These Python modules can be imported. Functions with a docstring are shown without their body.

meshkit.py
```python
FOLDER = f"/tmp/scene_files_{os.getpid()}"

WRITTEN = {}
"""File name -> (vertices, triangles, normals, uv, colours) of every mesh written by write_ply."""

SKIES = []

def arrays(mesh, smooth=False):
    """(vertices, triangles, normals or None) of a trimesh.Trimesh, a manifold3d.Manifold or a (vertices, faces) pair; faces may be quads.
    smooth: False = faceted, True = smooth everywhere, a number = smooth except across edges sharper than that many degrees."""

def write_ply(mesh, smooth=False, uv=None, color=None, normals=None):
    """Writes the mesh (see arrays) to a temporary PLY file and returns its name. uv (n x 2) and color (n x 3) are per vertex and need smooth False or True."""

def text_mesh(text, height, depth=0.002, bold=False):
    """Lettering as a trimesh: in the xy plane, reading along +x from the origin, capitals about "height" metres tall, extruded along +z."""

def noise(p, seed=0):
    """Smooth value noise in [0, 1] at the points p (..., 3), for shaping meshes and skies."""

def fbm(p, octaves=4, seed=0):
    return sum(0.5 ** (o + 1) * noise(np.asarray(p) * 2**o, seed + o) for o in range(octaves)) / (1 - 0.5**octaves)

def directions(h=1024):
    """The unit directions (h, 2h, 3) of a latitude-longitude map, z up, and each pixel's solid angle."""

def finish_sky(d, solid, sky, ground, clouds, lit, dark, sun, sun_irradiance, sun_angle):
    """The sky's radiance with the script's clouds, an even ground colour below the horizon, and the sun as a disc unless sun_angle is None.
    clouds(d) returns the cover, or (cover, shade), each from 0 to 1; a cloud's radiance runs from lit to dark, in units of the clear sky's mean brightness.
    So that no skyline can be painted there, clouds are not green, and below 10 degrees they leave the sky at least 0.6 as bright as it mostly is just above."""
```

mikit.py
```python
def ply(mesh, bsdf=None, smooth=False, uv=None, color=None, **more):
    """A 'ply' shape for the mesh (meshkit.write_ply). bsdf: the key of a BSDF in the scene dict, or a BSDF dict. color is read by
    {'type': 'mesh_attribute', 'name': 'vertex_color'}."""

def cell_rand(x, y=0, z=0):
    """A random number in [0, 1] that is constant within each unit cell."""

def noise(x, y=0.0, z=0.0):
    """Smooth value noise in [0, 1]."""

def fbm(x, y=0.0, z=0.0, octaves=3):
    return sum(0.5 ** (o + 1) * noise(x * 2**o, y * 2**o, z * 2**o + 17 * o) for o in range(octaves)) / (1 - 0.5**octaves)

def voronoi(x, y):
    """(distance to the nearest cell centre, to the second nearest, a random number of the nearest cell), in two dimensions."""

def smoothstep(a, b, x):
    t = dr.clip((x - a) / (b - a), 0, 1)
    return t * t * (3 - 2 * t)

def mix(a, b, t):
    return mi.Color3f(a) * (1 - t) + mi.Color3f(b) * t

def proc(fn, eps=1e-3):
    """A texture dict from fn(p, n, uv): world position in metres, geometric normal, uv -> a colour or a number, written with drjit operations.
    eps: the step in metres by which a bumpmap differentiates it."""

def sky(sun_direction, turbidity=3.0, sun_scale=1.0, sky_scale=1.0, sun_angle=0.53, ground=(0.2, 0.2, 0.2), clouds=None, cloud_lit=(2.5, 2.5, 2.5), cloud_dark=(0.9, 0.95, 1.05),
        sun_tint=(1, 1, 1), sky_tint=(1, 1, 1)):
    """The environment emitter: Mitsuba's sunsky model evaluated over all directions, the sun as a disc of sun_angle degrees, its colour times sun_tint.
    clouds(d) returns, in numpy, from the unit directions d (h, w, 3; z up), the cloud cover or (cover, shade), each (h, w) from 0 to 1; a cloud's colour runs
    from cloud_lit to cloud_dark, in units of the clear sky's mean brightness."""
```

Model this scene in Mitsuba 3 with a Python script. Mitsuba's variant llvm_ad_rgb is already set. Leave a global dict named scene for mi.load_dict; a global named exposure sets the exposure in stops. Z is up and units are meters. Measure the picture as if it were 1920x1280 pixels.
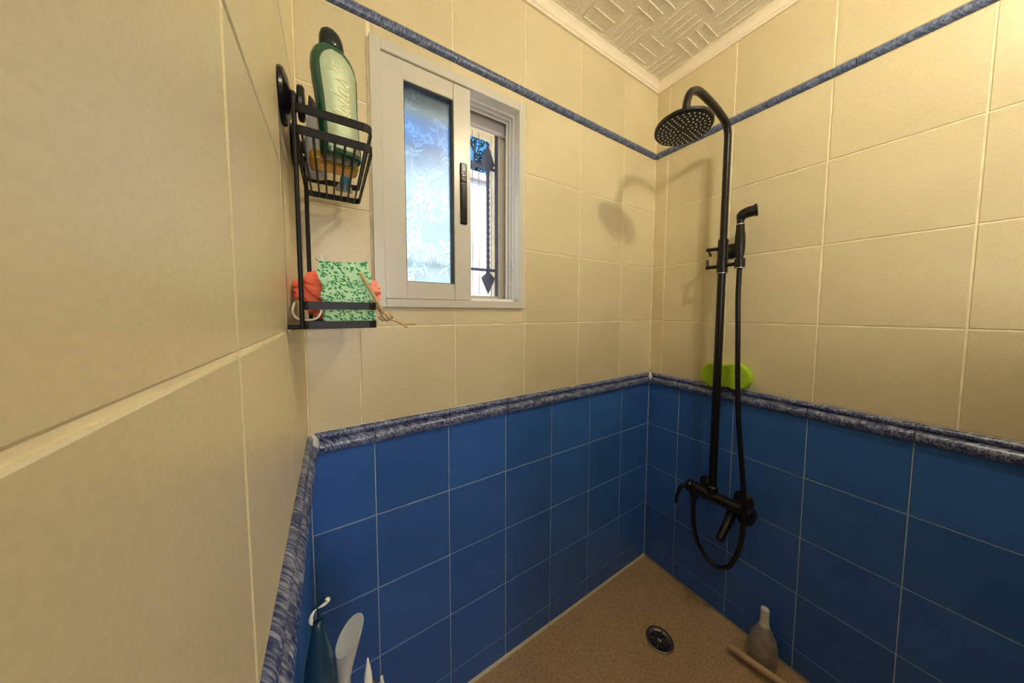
import math, random, scipy.ndimage, shapely
import numpy as np, trimesh, mitsuba as mi, manifold3d, shapely.geometry as sg
import mikit, meshkit
from mikit import proc, fbm, noise, voronoi, smoothstep, mix, cell_rand
import drjit as dr

T = mi.ScalarTransform4f
scene, labels = {}, {}
rng = random.Random(7)

# ------------------------------------------------------------------ camera, sky, lights, exposure
exposure = -0.1
CAM = np.array([-1.28838, -0.80709, 1.20945])
YAW, PITCH, ROLL, FPX = np.radians(32.0779), np.radians(-3.3313), np.radians(0.1466), 537.43
_f = np.array([np.sin(YAW) * np.cos(PITCH), np.cos(YAW) * np.cos(PITCH), np.sin(PITCH)])
_r = np.cross(_f, [0, 0, 1]); _r /= np.linalg.norm(_r)
_u = np.cross(_r, _f)
_up = _u * np.cos(ROLL) - _r * np.sin(ROLL)
scene['camera'] = {'type': 'perspective', 'fov': float(np.degrees(2 * np.arctan(960 / FPX))), 'fov_axis': 'x', 'near_clip': 0.01,
                   'principal_point_offset_y': (640 - 616) / 1280,
                   'to_world': T().look_at(origin=CAM.tolist(), target=(CAM + _f).tolist(), up=_up.tolist())}
scene['sky'] = mikit.sky([-0.35, -0.62, 0.72], turbidity=3.0, sun_scale=7.0, sky_scale=9.0, sky_tint=(0.56, 0.97, 1.35))
LAMP_POS, LAMP_R, LAMP_RAD = (-0.58, -0.99, 2.160), 0.042, (282.0, 248.0, 184.0)
WALL_LAMP_RAD = (21.5, 21.4, 21.8)  # radiance of the unseen wall lamps behind the viewer

# ------------------------------------------------------------------ helpers
def S(key, mesh, bsdf, smooth=False, label=None, cat=None, group=None, kind=None, **kw):
    """One entry of the scene; a taken key gets the next three-digit number. Returns the key."""
    k, n = key, 0
    while k in scene:
        n += 1
        k = f'{key}_{n:03d}'
    scene[k] = mesh if isinstance(mesh, dict) else mikit.ply(mesh, bsdf, smooth, **kw)
    tag(k, label, cat, group, kind)
    return k

def tag(k, label=None, cat=None, group=None, kind=None):
    d = {a: b for a, b in (('label', label), ('category', cat), ('group', group), ('kind', kind)) if b}
    if d:
        labels[k] = d

def cat(ms):
    return trimesh.util.concatenate([trimesh.Trimesh(m.vertices, m.faces, process=False) for m in ms])

def box(x0, x1, y0, y1, z0, z1, b=0.0):
    """A box, its edges chamfered by b."""
    if b <= 0:
        m = trimesh.creation.box((x1 - x0, y1 - y0, z1 - z0))
        m.apply_translation(((x0 + x1) / 2, (y0 + y1) / 2, (z0 + z1) / 2))
        return m
    c, h = np.array([(x0 + x1) / 2, (y0 + y1) / 2, (z0 + z1) / 2]), np.array([x1 - x0, y1 - y0, z1 - z0]) / 2
    p = []
    for s in np.ndindex(2, 2, 2):
        s = np.array(s) * 2 - 1
        for k in range(3):
            q = h - b
            q[k] = h[k]
            p.append(c + s * q)
    return trimesh.convex.convex_hull(np.array(p))

def rbox(c, size, r, n=16):
    """A box with round edges."""
    h = np.array(size) / 2 - r
    parts = [manifold3d.Manifold.sphere(r, n).translate((np.array(s) * 2 - 1) * h + np.array(c)) for s in np.ndindex(2, 2, 2)]
    m = manifold3d.Manifold.batch_hull(parts).to_mesh()
    return trimesh.Trimesh(m.vert_properties[:, :3], m.tri_verts, process=False)

def spline(pts, n=8, closed=False):
    p = np.array(pts, float)
    q = np.vstack([p[-1:], p, p[:2]]) if closed else np.vstack([2 * p[0] - p[1], p, 2 * p[-1] - p[-2]])
    out = []
    for i in range(1, len(q) - 2):
        for t in np.arange(n) / n:
            a, b, c, d = q[i - 1:i + 3]
            out.append(0.5 * (2 * b + (c - a) * t + (2 * a - 5 * b + 4 * c - d) * t * t + (3 * b - a - 3 * c + d) * t ** 3))
    if not closed:
        out.append(q[-2])
    return np.array(out)

def sweep(path, section, closed=False, up=None, scale=None):
    """A closed section (k x 2) carried along the path (n x 3), without twist; with up, the section's second axis stays near it."""
    p, s = np.array(path, float), np.array(section, float)
    n, k = len(p), len(s)
    t = (np.roll(p, -1, 0) - np.roll(p, 1, 0)) if closed else np.gradient(p, axis=0)
    t /= np.linalg.norm(t, axis=1, keepdims=True)
    a = None
    v = []
    for i in range(n):
        if up is not None:
            x = np.cross(t[i], up)
        elif a is None:
            x = np.cross(t[i], [0, 0, 1] if abs(t[i][2]) < 0.9 else [1, 0, 0])
        else:
            x = a - t[i] * (a @ t[i])
        x /= np.linalg.norm(x)
        a = x
        y = np.cross(x, t[i])
        f = 1 if scale is None else scale[i]
        v.append(p[i] + f * (s[:, :1] * x + s[:, 1:] * y))
    v = np.vstack(v)
    faces = []
    for i in range(n if closed else n - 1):
        j = (i + 1) % n
        for m in range(k):
            o = (m + 1) % k
            faces += [[i * k + m, j * k + m, j * k + o], [i * k + m, j * k + o, i * k + o]]
    if not closed:
        c0, c1 = len(v), len(v) + 1
        v = np.vstack([v, p[:1], p[-1:]])
        for m in range(k):
            o = (m + 1) % k
            faces += [[c0, m, o], [c1, (n - 1) * k + o, (n - 1) * k + m]]
    m = trimesh.Trimesh(v, faces, process=False)
    if m.volume < 0:
        m.invert()
    return m

def circle(r, n=10):
    a = np.arange(n) * 2 * np.pi / n
    return np.stack([np.cos(a), np.sin(a)], 1) * r

def tube(path, r, n=10, closed=False, scale=None):
    return sweep(path, circle(r, n), closed, scale=scale)

def align(m, origin, axis):
    """Moves a mesh built along +z so that it starts at origin and runs along axis."""
    m = m.copy()
    m.apply_transform(trimesh.geometry.align_vectors([0, 0, 1], np.array(axis, float) / np.linalg.norm(axis)))
    m.apply_translation(origin)
    return m

def lathe(profile, n=32):
    m = trimesh.creation.revolve(np.array(profile, float), sections=n)
    if m.volume < 0:
        m.invert()
    return m

def loft(rings):
    """Closed rings (each k x 3) joined into one skin, capped."""
    k, v, f = len(rings[0]), np.vstack(rings), []
    for i in range(len(rings) - 1):
        for m in range(k):
            o = (m + 1) % k
            f += [[i * k + m, i * k + o, (i + 1) * k + o], [i * k + m, (i + 1) * k + o, (i + 1) * k + m]]
    a, b = len(v), len(v) + 1
    v = np.vstack([v, rings[0].mean(0), rings[-1].mean(0)])
    for m in range(k):
        o = (m + 1) % k
        f += [[a, o, m], [b, (len(rings) - 1) * k + m, (len(rings) - 1) * k + o]]
    m = trimesh.Trimesh(v, f, process=False)
    if m.volume < 0:
        m.invert()
    return m

# ------------------------------------------------------------------ materials
def rgb(*c):
    return {'type': 'rgb', 'value': list(c)}

def mat(key, color, rough=0.5, **kw):
    d = {'type': 'principled', 'base_color': color if isinstance(color, dict) else rgb(*color), 'roughness': rough}
    for k, v in kw.items():
        d[k] = v
    scene[key] = {'type': 'twosided', 'bsdf': d}
    return key

def beige_fn(k):
    def f(p, n, uv):
        m = fbm(p.x * 7 + 3 * k, p.y * 7, p.z * 7, 3)
        s = noise(p.x * 420, p.y * 420, p.z * 420)
        c = mix(mi.Color3f(0.61, 0.525, 0.31) * k, mi.Color3f(0.68, 0.595, 0.37) * k, m)
        return c * (0.94 + 0.1 * s)
    return f
BEIGE = [mat(f'glaze_beige_{i}', proc(beige_fn(k)), 0.33, specular=0.45) for i, k in enumerate((1.0, 0.96, 1.04))]

def blue_fn(k):
    def f(p, n, uv):
        m = fbm(p.x * 9 + 5 * k, p.y * 9, p.z * 9, 3)
        s = noise(p.x * 500, p.y * 500, p.z * 500)
        c = mix(mi.Color3f(0.026, 0.100, 0.34) * k, mi.Color3f(0.040, 0.132, 0.42) * k, m)
        return c * (0.9 + 0.2 * s)
    return f
BLUE = [mat(f'glaze_blue_{i}', proc(blue_fn(k)), 0.40, specular=0.36) for i, k in enumerate((1.0, 0.93, 1.06))]

def grout_fn(p, n, uv):
    c = mix(mi.Color3f(0.36, 0.45, 0.56), mi.Color3f(0.85, 0.75, 0.50), smoothstep(0.895, 0.90, p.z))
    return mix(mi.Color3f(0.26, 0.22, 0.16), c, smoothstep(-1.84, -1.83, p.y)) * (0.75 + 0.35 * fbm(p.x * 30, p.y * 30, p.z * 30, 2))  # unseen wall ends past the tiles are darkened to cut bounced light
mat('grout', proc(grout_fn), 0.8)

def trim_fn(p, n, uv):
    u = p.x + p.y
    st = fbm(u * 480, p.z * 240, 0.0, 3)
    pa = fbm(u * 60, p.z * 120, 3.0, 2)
    w = smoothstep(0.40, 0.85, st * 0.75 + pa * 0.35)
    return mix(mi.Color3f(0.020, 0.033, 0.115), mi.Color3f(0.27, 0.31, 0.44), w)
mat('glaze_trim', proc(trim_fn), 0.28, specular=0.6)
def listel_fn(p, n, uv):
    u = p.x + p.y
    w = smoothstep(0.35, 0.8, fbm(u * 330, p.z * 160, 1.0, 3))
    return mix(mi.Color3f(0.050, 0.072, 0.145), mi.Color3f(0.15, 0.185, 0.29), w)
mat('glaze_listel', proc(listel_fn), 0.35, specular=0.5)
mat('plaster', (0.80, 0.73, 0.56), 0.7)
mat('dark_plaster', (0.26, 0.22, 0.16), 0.8)  # for walls out of view, dark so they bounce little light
mat('brown_door', (0.16, 0.085, 0.045), 0.5)
def polystyrene_fn(p, n, uv):
    return mi.Color3f(0.80, 0.75, 0.60) * (0.82 + 0.24 * noise(p.x * 330, p.y * 330, p.z * 330))
mat('polystyrene', proc(polystyrene_fn), 0.8)
def tray_fn(p, n, uv):
    s = fbm(p.x * 330, p.y * 330, 0.0, 2)
    return mix(mi.Color3f(0.36, 0.235, 0.12), mi.Color3f(0.46, 0.31, 0.165), fbm(p.x * 6, p.y * 6, 0.0, 3)) * (0.62 + 0.76 * s)
mat('tray', proc(tray_fn), 0.55)
mat('caulk', (0.62, 0.56, 0.42), 0.6)
mat('caulk_grey', (0.26, 0.22, 0.15), 0.7)
mat('white_lacquer', (0.58, 0.56, 0.47), 0.28, specular=0.5)
mat('white_plastic', (0.78, 0.77, 0.74), 0.35)
mat('shutter_grey', (0.50, 0.46, 0.45), 0.5)
mat('rubber', (0.012, 0.012, 0.014), 0.6)
mat('black_plastic', (0.005, 0.005, 0.006), 0.25, specular=0.25)
mat('black_coat', (0.0045, 0.004, 0.004), 0.42, specular=0.22)
mat('black_metal', (0.0045, 0.004, 0.0035), 0.32, specular=0.32)
mat('dull_black', (0.008, 0.008, 0.008), 0.5)
mat('nozzle_silicone', (0.80, 0.79, 0.76), 0.5)
scene['chrome'] = {'type': 'roughconductor', 'material': 'Cr', 'alpha': 0.12}
scene['dull_chrome'] = {'type': 'roughconductor', 'material': 'Cr', 'alpha': 0.22, 'specular_reflectance': rgb(0.42, 0.38, 0.30)}
mat('wrought_iron', (0.09, 0.11, 0.19), 0.55)
mat('render_white', (0.86, 0.85, 0.84), 0.9)
mat('coping', (0.50, 0.40, 0.37), 0.9)
mat('paving', (0.42, 0.39, 0.35), 0.9)
scene['foliage'] = {'type': 'principledthin', 'base_color': rgb(0.03, 0.10, 0.09), 'roughness': 0.6, 'diff_trans': 0.7}
mat('bark', (0.05, 0.045, 0.05), 0.9)
scene['frosted_glass'] = {'type': 'principledthin', 'base_color': {'type': 'mesh_attribute', 'name': 'vertex_color'}, 'roughness': 0.34, 'spec_trans': 0.9, 'diff_trans': 1.5, 'eta': 1.5}
mat('bottle_green', (0.003, 0.055, 0.028), 0.16, clearcoat=0.8, clearcoat_gloss=0.9)
mat('cap_green', (0.002, 0.010, 0.010), 0.10, specular=0.3, clearcoat=0.3, clearcoat_gloss=0.98)
mat('label_foil', (0.36, 0.44, 0.27), 0.42, metallic=0.15)
mat('gold_print', (0.88, 0.82, 0.46), 0.5)
mat('cord_tan', (0.50, 0.37, 0.19), 0.8)
mat('cord_white', (0.72, 0.66, 0.52), 0.7)
mat('blue_plastic', (0.02, 0.27, 0.50), 0.25)
mat('pale_film', (0.62, 0.62, 0.60), 0.4)
mat('pale_tube', (0.50, 0.52, 0.52), 0.35)
scene['amber_soap'] = {'type': 'principled', 'base_color': rgb(0.90, 0.50, 0.05), 'roughness': 0.18, 'spec_trans': 0.30, 'eta': 1.4}
mat('lime_foam', proc(lambda p, n, uv: mix(mi.Color3f(0.24, 0.42, 0.010), mi.Color3f(0.40, 0.60, 0.03), fbm(p.x * 260, p.y * 260, p.z * 260, 2))), 0.9)
scene['foam_bumped'] = {'type': 'twosided', 'bsdf': {'type': 'principled', 'base_color': {'type': 'mesh_attribute', 'name': 'vertex_color'}, 'roughness': 0.85}}
mat('clear_white', (0.40, 0.37, 0.33), 0.22, clearcoat=0.5)
mat('pale_top', (0.50, 0.50, 0.44), 0.4)
mat('teal_plastic', (0.003, 0.028, 0.060), 0.22, clearcoat=0.6)
mat('ivory_plastic', (0.80, 0.78, 0.64), 0.35)
mat('smoke_plastic', proc(lambda p, n, uv: mix(mi.Color3f(0.16, 0.13, 0.12), mi.Color3f(0.40, 0.35, 0.29), fbm(p.x * 60, p.y * 60, p.z * 60, 3))), 0.35)
mat('pale_wood', proc(lambda p, n, uv: mix(mi.Color3f(0.42, 0.27, 0.14), mi.Color3f(0.58, 0.40, 0.23), fbm(p.x * 160, p.y * 12, p.z * 160, 3))), 0.55)
mat('bristle', (0.45, 0.36, 0.22), 0.9)

# ------------------------------------------------------------------ the room shell
LX, CEIL, YB, WT = -1.3437, 2.243, -2.30, 0.22       # left wall, ceiling, wall behind the camera, outer wall thickness
GR = 0.0016                                          # how far grout lies behind the tile faces
HX0, HX1, HZ0, HZ1 = -1.186, -0.750, 1.230, 1.868    # the window's hole in the wall
FX0, FX1, FZ0, FZ1 = -1.196, -0.741, 1.2205, 1.876   # its frame

S('wall_back', cat([box(LX - .1, HX0, GR, WT, -.1, CEIL + .1), box(HX1, .1, GR, WT, -.1, CEIL + .1), box(HX0, HX1, GR, WT, -.1, HZ0), box(HX0, HX1, GR, WT, HZ1, CEIL + .1)]), 'grout',
  label='tiled wall with the window, beige tiles above blue tiles', cat='wall', kind='structure')
S('wall_right', box(-0.0, .1, YB - .1, 0.1, -.1, CEIL + .1), 'grout', label='tiled wall that carries the black shower column', cat='wall', kind='structure')
scene['wall_right']['to_world'] = T().translate([GR, 0, 0])
S('wall_left', box(LX - .1, LX - GR, YB - .1, .1, -.1, CEIL + .1), 'grout', label='tiled wall at the left that carries the black caddy', cat='wall', kind='structure')
S('wall_front', box(LX - .1, .1, YB - .1, YB, -.1, CEIL + .1), 'dark_plaster', label='plain unseen wall behind the viewer, kept dark to cut bounced light', cat='wall', kind='structure')
S('floor', box(LX - .05, .05, YB - .05, .05, -.06, 0), 'tray', label='tan speckled shower floor', cat='floor', kind='structure')
S('ceiling', box(LX - .05, .05, YB - .05, .05, CEIL, CEIL + .08), 'polystyrene', label='cream ceiling of ribbed foam panels', cat='ceiling', kind='structure')
S('door_1', cat([box(-.85, -.15, YB - .01, YB + .03, 0, 1.98, .004), box(-.78, -.22, YB + .03, YB + .036, .2, .9, .003), box(-.78, -.22, YB + .03, YB + .036, 1.05, 1.85, .003)]), 'brown_door',  # door added out of view, dark to cut bounced light
  label='brown panelled door added out of view behind the viewer, dark to cut bounced light', cat='door', kind='structure')

def tile_mesh(u0, u1, v0, v1, place, g, depth=.008, b=.0013):
    """One tile: face with chamfered rim, a hair out of plane; place(u, v, d) puts it on its wall (d towards the room)."""
    u0, u1, v0, v1 = u0 + g, u1 - g, v0 + g, v1 - g
    d0 = rng.uniform(-.0003, .0003)
    tu, tv = rng.uniform(-.0022, .0022), rng.uniform(-.0022, .0022)
    uc, vc = (u0 + u1) / 2, (v0 + v1) / 2
    ring = lambda e, d, tilt: [place(u, v, d + (d0 + tu * (u - uc) + tv * (v - vc) if tilt else 0)) for u, v in ((u0 + e, v0 + e), (u1 - e, v0 + e), (u1 - e, v1 - e), (u0 + e, v1 - e))]
    v = np.array(ring(0, -depth, False) + ring(0, -b * .8, True) + ring(b, 0, True))
    f = [[8, 9, 10], [8, 10, 11], [0, 2, 1], [0, 3, 2]]
    for r in (0, 4):
        for i in range(4):
            j = (i + 1) % 4
            f += [[r + i, r + j, r + 4 + j], [r + i, r + 4 + j, r + 4 + i]]
    m = trimesh.Trimesh(v, f, process=False)
    if m.volume < 0:
        m.invert()
    return m

PW = lambda u, v, d: (u, -d, v)              # window wall
PR = lambda u, v, d: (-d, u, v)              # shower wall
PL = lambda u, v, d: (LX + d, u, v)          # caddy wall

def cells(wall, place, us, vs, mats, g, hole=None):
    for v0, v1 in zip(vs, vs[1:]):
        for u0, u1 in zip(us, us[1:]):
            todo = [(u0, u1, v0, v1)]
            if hole and u0 < hole[1] and u1 > hole[0] and v0 < hole[3] and v1 > hole[2]:
                a, b_, c, d = hole
                todo = []
                if u0 < a: todo.append((u0, a, v0, v1))
                if u1 > b_: todo.append((b_, u1, v0, v1))
                if v0 < c: todo.append((max(u0, a), min(u1, b_), v0, c))
                if v1 > d: todo.append((max(u0, a), min(u1, b_), d, v1))
            for q in todo:
                if q[1] - q[0] > .012 and q[3] - q[2] > .008:
                    S(wall + '__tile', tile_mesh(*q, place, g), rng.choice(mats))

ZT0, ZT1, ZL0, ZL1, ZCR = .871, .9225, 1.910, 1.936, 2.198   # lower moulding, pencil listel, cornice foot
BROWS = [.004, .080, .272, .468, .672, ZT0 - .001]
EROWS = [ZT1 + .001, 1.171, 1.418, 1.669, ZL0 - .001]
HOLE = (FX0 + .004, FX1 - .002, FZ0 + .003, FZ1 - .003)
ECOLS = [-.980, -.731, -.478, -.227, -.001]
gb, ge = .0013, .0017
cells('wall_back', PW, [LX + .001, -1.204, -1.004, -.805, -.606, -.403, -.202, -.001], BROWS, BLUE, gb)
cells('wall_back', PW, [LX + .001, -1.232] + ECOLS, EROWS[:2], BEIGE, ge)
cells('wall_back', PW, [-1.198] + ECOLS, EROWS[1:], BEIGE, ge, HOLE)
cells('wall_back', PW, [LX + .001, -1.198], [1.171, 1.457, 1.716, ZL0 - .001], BEIGE, ge)
cells('wall_back', PW, [LX + .001, -1.232] + ECOLS, [ZL1 + .001, ZCR + .03], BEIGE, ge)
RB = [-1.746, -1.546, -1.346, -1.146, -.946, -.746, -.546, -.346, -.143, -.001]
RE = [-1.805, -1.555, -1.305, -1.055, -.805, -.555, -.305, -.059, -.001]
cells('wall_right', PR, RB, BROWS, BLUE, gb)
cells('wall_right', PR, RE, EROWS, BEIGE, ge)
cells('wall_right', PR, RE, [ZL1 + .001, ZCR + .03], BEIGE, ge)
LB = [-1.733, -1.533, -1.333, -1.133, -.933, -.733, -.533, -.333, -.130, -.001]
LE = [-1.79, -1.54, -1.290, -1.040, -.790, -.540, -.290, -.001]
cells('wall_left', PL, LB, BROWS, BLUE, gb)
cells('wall_left', PL, LE, [ZT1 + .001, 1.180, 1.415, 1.669, ZL0 - .001], BEIGE, ge)
cells('wall_left', PL, LE, [ZL1 + .001, ZCR + .03], BEIGE, ge)

# mouldings: short glazed pieces, rough to the touch
def moulding(u0, u1, place, prof, amp, n=40, seed=0):
    us = np.linspace(u0 + .0009, u1 - .0009, n)
    rings = []
    for i, u in enumerate(us):
        e = .0005 if i in (0, n - 1) else 0
        ring = []
        for d, z, free in prof:
            h = (meshkit.fbm(np.array([[u * 300, z * 150, seed]]), 2)[0] - .5) * amp * free
            ring.append(place(u, z, max(d + h - e * free, -.004)))
        rings.append(np.array(ring))
    return loft(rings)

def arc(c, r, a0, a1, n, flat=1.0):
    return [(c[0] + r * flat * math.sin(a), c[1] + r * math.cos(a), 1) for a in np.radians(np.linspace(a0, a1, n))]
PROF = [(-.004, ZT1, 0)] + arc((.0015, ZT1 - .0080), .0080, 4, 172, 8, 1.1) + [(.0008, ZT0 + .0343, .2)] + arc((.001, ZT0 + .0165), .0165, 12, 176, 10, 1.0) + [(-.004, ZT0, 0)]
PROFL = [(-.004, ZL1, 0)] + arc((.0005, (ZL0 + ZL1) / 2), (ZL1 - ZL0) / 2, 5, 175, 9, .75) + [(-.004, ZL0, 0)]
def run(key, place, joints, prof, bsdf, amp, label, u_n):
    tag(key, label, 'tile trim', kind='structure')
    for i, (a, b) in enumerate(zip(joints, joints[1:])):
        S(key + '__trim_tile', moulding(a, b, place, prof, amp, u_n, i * 3.1), bsdf, 60)
run('trim_1', PW, [LX + .012, -1.204, -1.004, -.805, -.606, -.403, -.202, -.012], PROF, 'glaze_trim', .0022, 'navy and white brushed moulding along the window wall between blue and beige tiles', 60)
run('trim_2', PL, LB[:-1] + [-.012], PROF, 'glaze_trim', .0024, 'navy and white brushed moulding running along the left wall', 60)
run('trim_3', PR, RB[:-1] + [-.012], PROF, 'glaze_trim', .0018, 'dark blue moulding along the shower wall behind the green sponge', 40)
run('trim_4', PW, [LX + .006, -1.165, -.970, -.772, -.574, -.376, -.185, -.006], PROFL, 'glaze_listel', .0016, 'thin grey blue pencil moulding above the window', 30)
run('trim_5', PR, [-1.80, -1.60, -1.40, -1.20, -1.0, -.80, -.60, -.402, -.204, -.006], PROFL, 'glaze_listel', .0016, 'thin grey blue pencil moulding high on the shower wall', 30)
run('trim_6', PL, [-1.2, -1.0, -.8, -.6, -.4, -.2, -.006], PROFL, 'glaze_listel', .0016, 'thin grey blue pencil moulding high on the left wall', 30)
# white filler where the mouldings meet in the corners
for k, (x, y) in (('trim_7', (-.009, -.009)), ('trim_8', (LX + .009, -.009))):
    m = trimesh.creation.icosphere(3)
    m.apply_scale((.0125, .0125, .026))
    m.vertices += (meshkit.fbm(m.vertices * 120, 3)[:, None] - .5) * .004
    m.apply_translation((x, y, (ZT0 + ZT1) / 2))
    S(k, m, 'pale_film', 40, label='lump of pale filler where the mouldings meet, ' + ('below the shower arm' if x > -.5 else 'below the caddy'), cat='filler', kind='structure')

# cornice and ceiling panels
CR = [(-.004, ZCR), (.007, ZCR), (.009, ZCR + .003), (.0075, ZCR + .007), (.0055, ZCR + .0085), (.0105, ZCR + .012), (.0130, ZCR + .022), (.0185, ZCR + .031), (.0230, ZCR + .034), (.0225, ZCR + .037), (.0310, ZCR + .038), (.031, CEIL - .001), (-.004, CEIL - .001)]
def cornice(key, place, u0, u1, m0, m1, label):
    """m0, m1: which way each end is mitred."""
    rings = [np.array([place(u + m * max(d, 0), z, d) for d, z in CR]) for u, m in ((u0, m0), (u1, m1))]
    S(key, loft(rings), 'plaster', 35, label=label, cat='cornice', kind='structure')
cornice('trim_9', PW, LX, 0, 1, -1, 'cream cornice above the window wall')
cornice('trim_10', PR, YB, 0, 0, -1, 'cream cornice above the shower wall')
cornice('trim_11', PL, YB, 0, 0, -1, 'cream cornice above the left wall')

def panel(x0, y0, w):
    """A foam ceiling panel with raised ribs in a woven pattern."""
    ms = [box(x0 + .001, x0 + w - .001, y0 + .001, y0 + w - .001, CEIL - .006, CEIL + .002, .002)]
    n, z = 4, CEIL - .006
    c = w / n
    for i in range(n):
        for j in range(n):
            r = rng.randint(3, 4)
            for k in range(r):
                t, a, b = (k + .5) / r * c, rng.uniform(.02, .2) * c, rng.uniform(.8, 1.0) * c
                if (i + j) % 2:
                    q = (x0 + i * c + a, x0 + i * c + b, y0 + j * c + t - .0022, y0 + j * c + t + .0022)
                else:
                    q = (x0 + i * c + t - .0022, x0 + i * c + t + .0022, y0 + j * c + a, y0 + j * c + b)
                q = (max(q[0], x0), min(q[1], x0 + w), max(q[2], y0), min(q[3], y0 + w))
                ms.append(box(*q, z - .0022, z + .001, .001))
    return cat(ms)
for i in range(3):
    for j in range(5):
        x0, y0 = -.02 - .5 * (i + 1), -.10 - .5 * (j + 1) if j else -.52
        if j == 0:
            y0 = -.52
        else:
            y0 = -.52 - .5 * j
        if y0 > YB - .3 and x0 > LX - .35:
            S('ceiling__panel', panel(x0, y0, .5), 'polystyrene')

# pale sealant along the floor
S('trim_12', sweep([(LX, -.001, 0), (0, -.001, 0)], [(-.006, -.003), (.006, -.003), (.006, .002), (.002, .007), (-.006, .007)]), 'caulk', label='pale sealant line along the floor under the window wall', cat='sealant', kind='structure')
S('trim_13', sweep([(-.001, YB, 0), (-.001, 0, 0)], [(-.004, -.003), (.003, -.003), (.003, .001), (.001, .0025), (-.004, .0025)]), 'caulk_grey', label='pale sealant line along the floor under the shower wall', cat='sealant', kind='structure')

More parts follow.
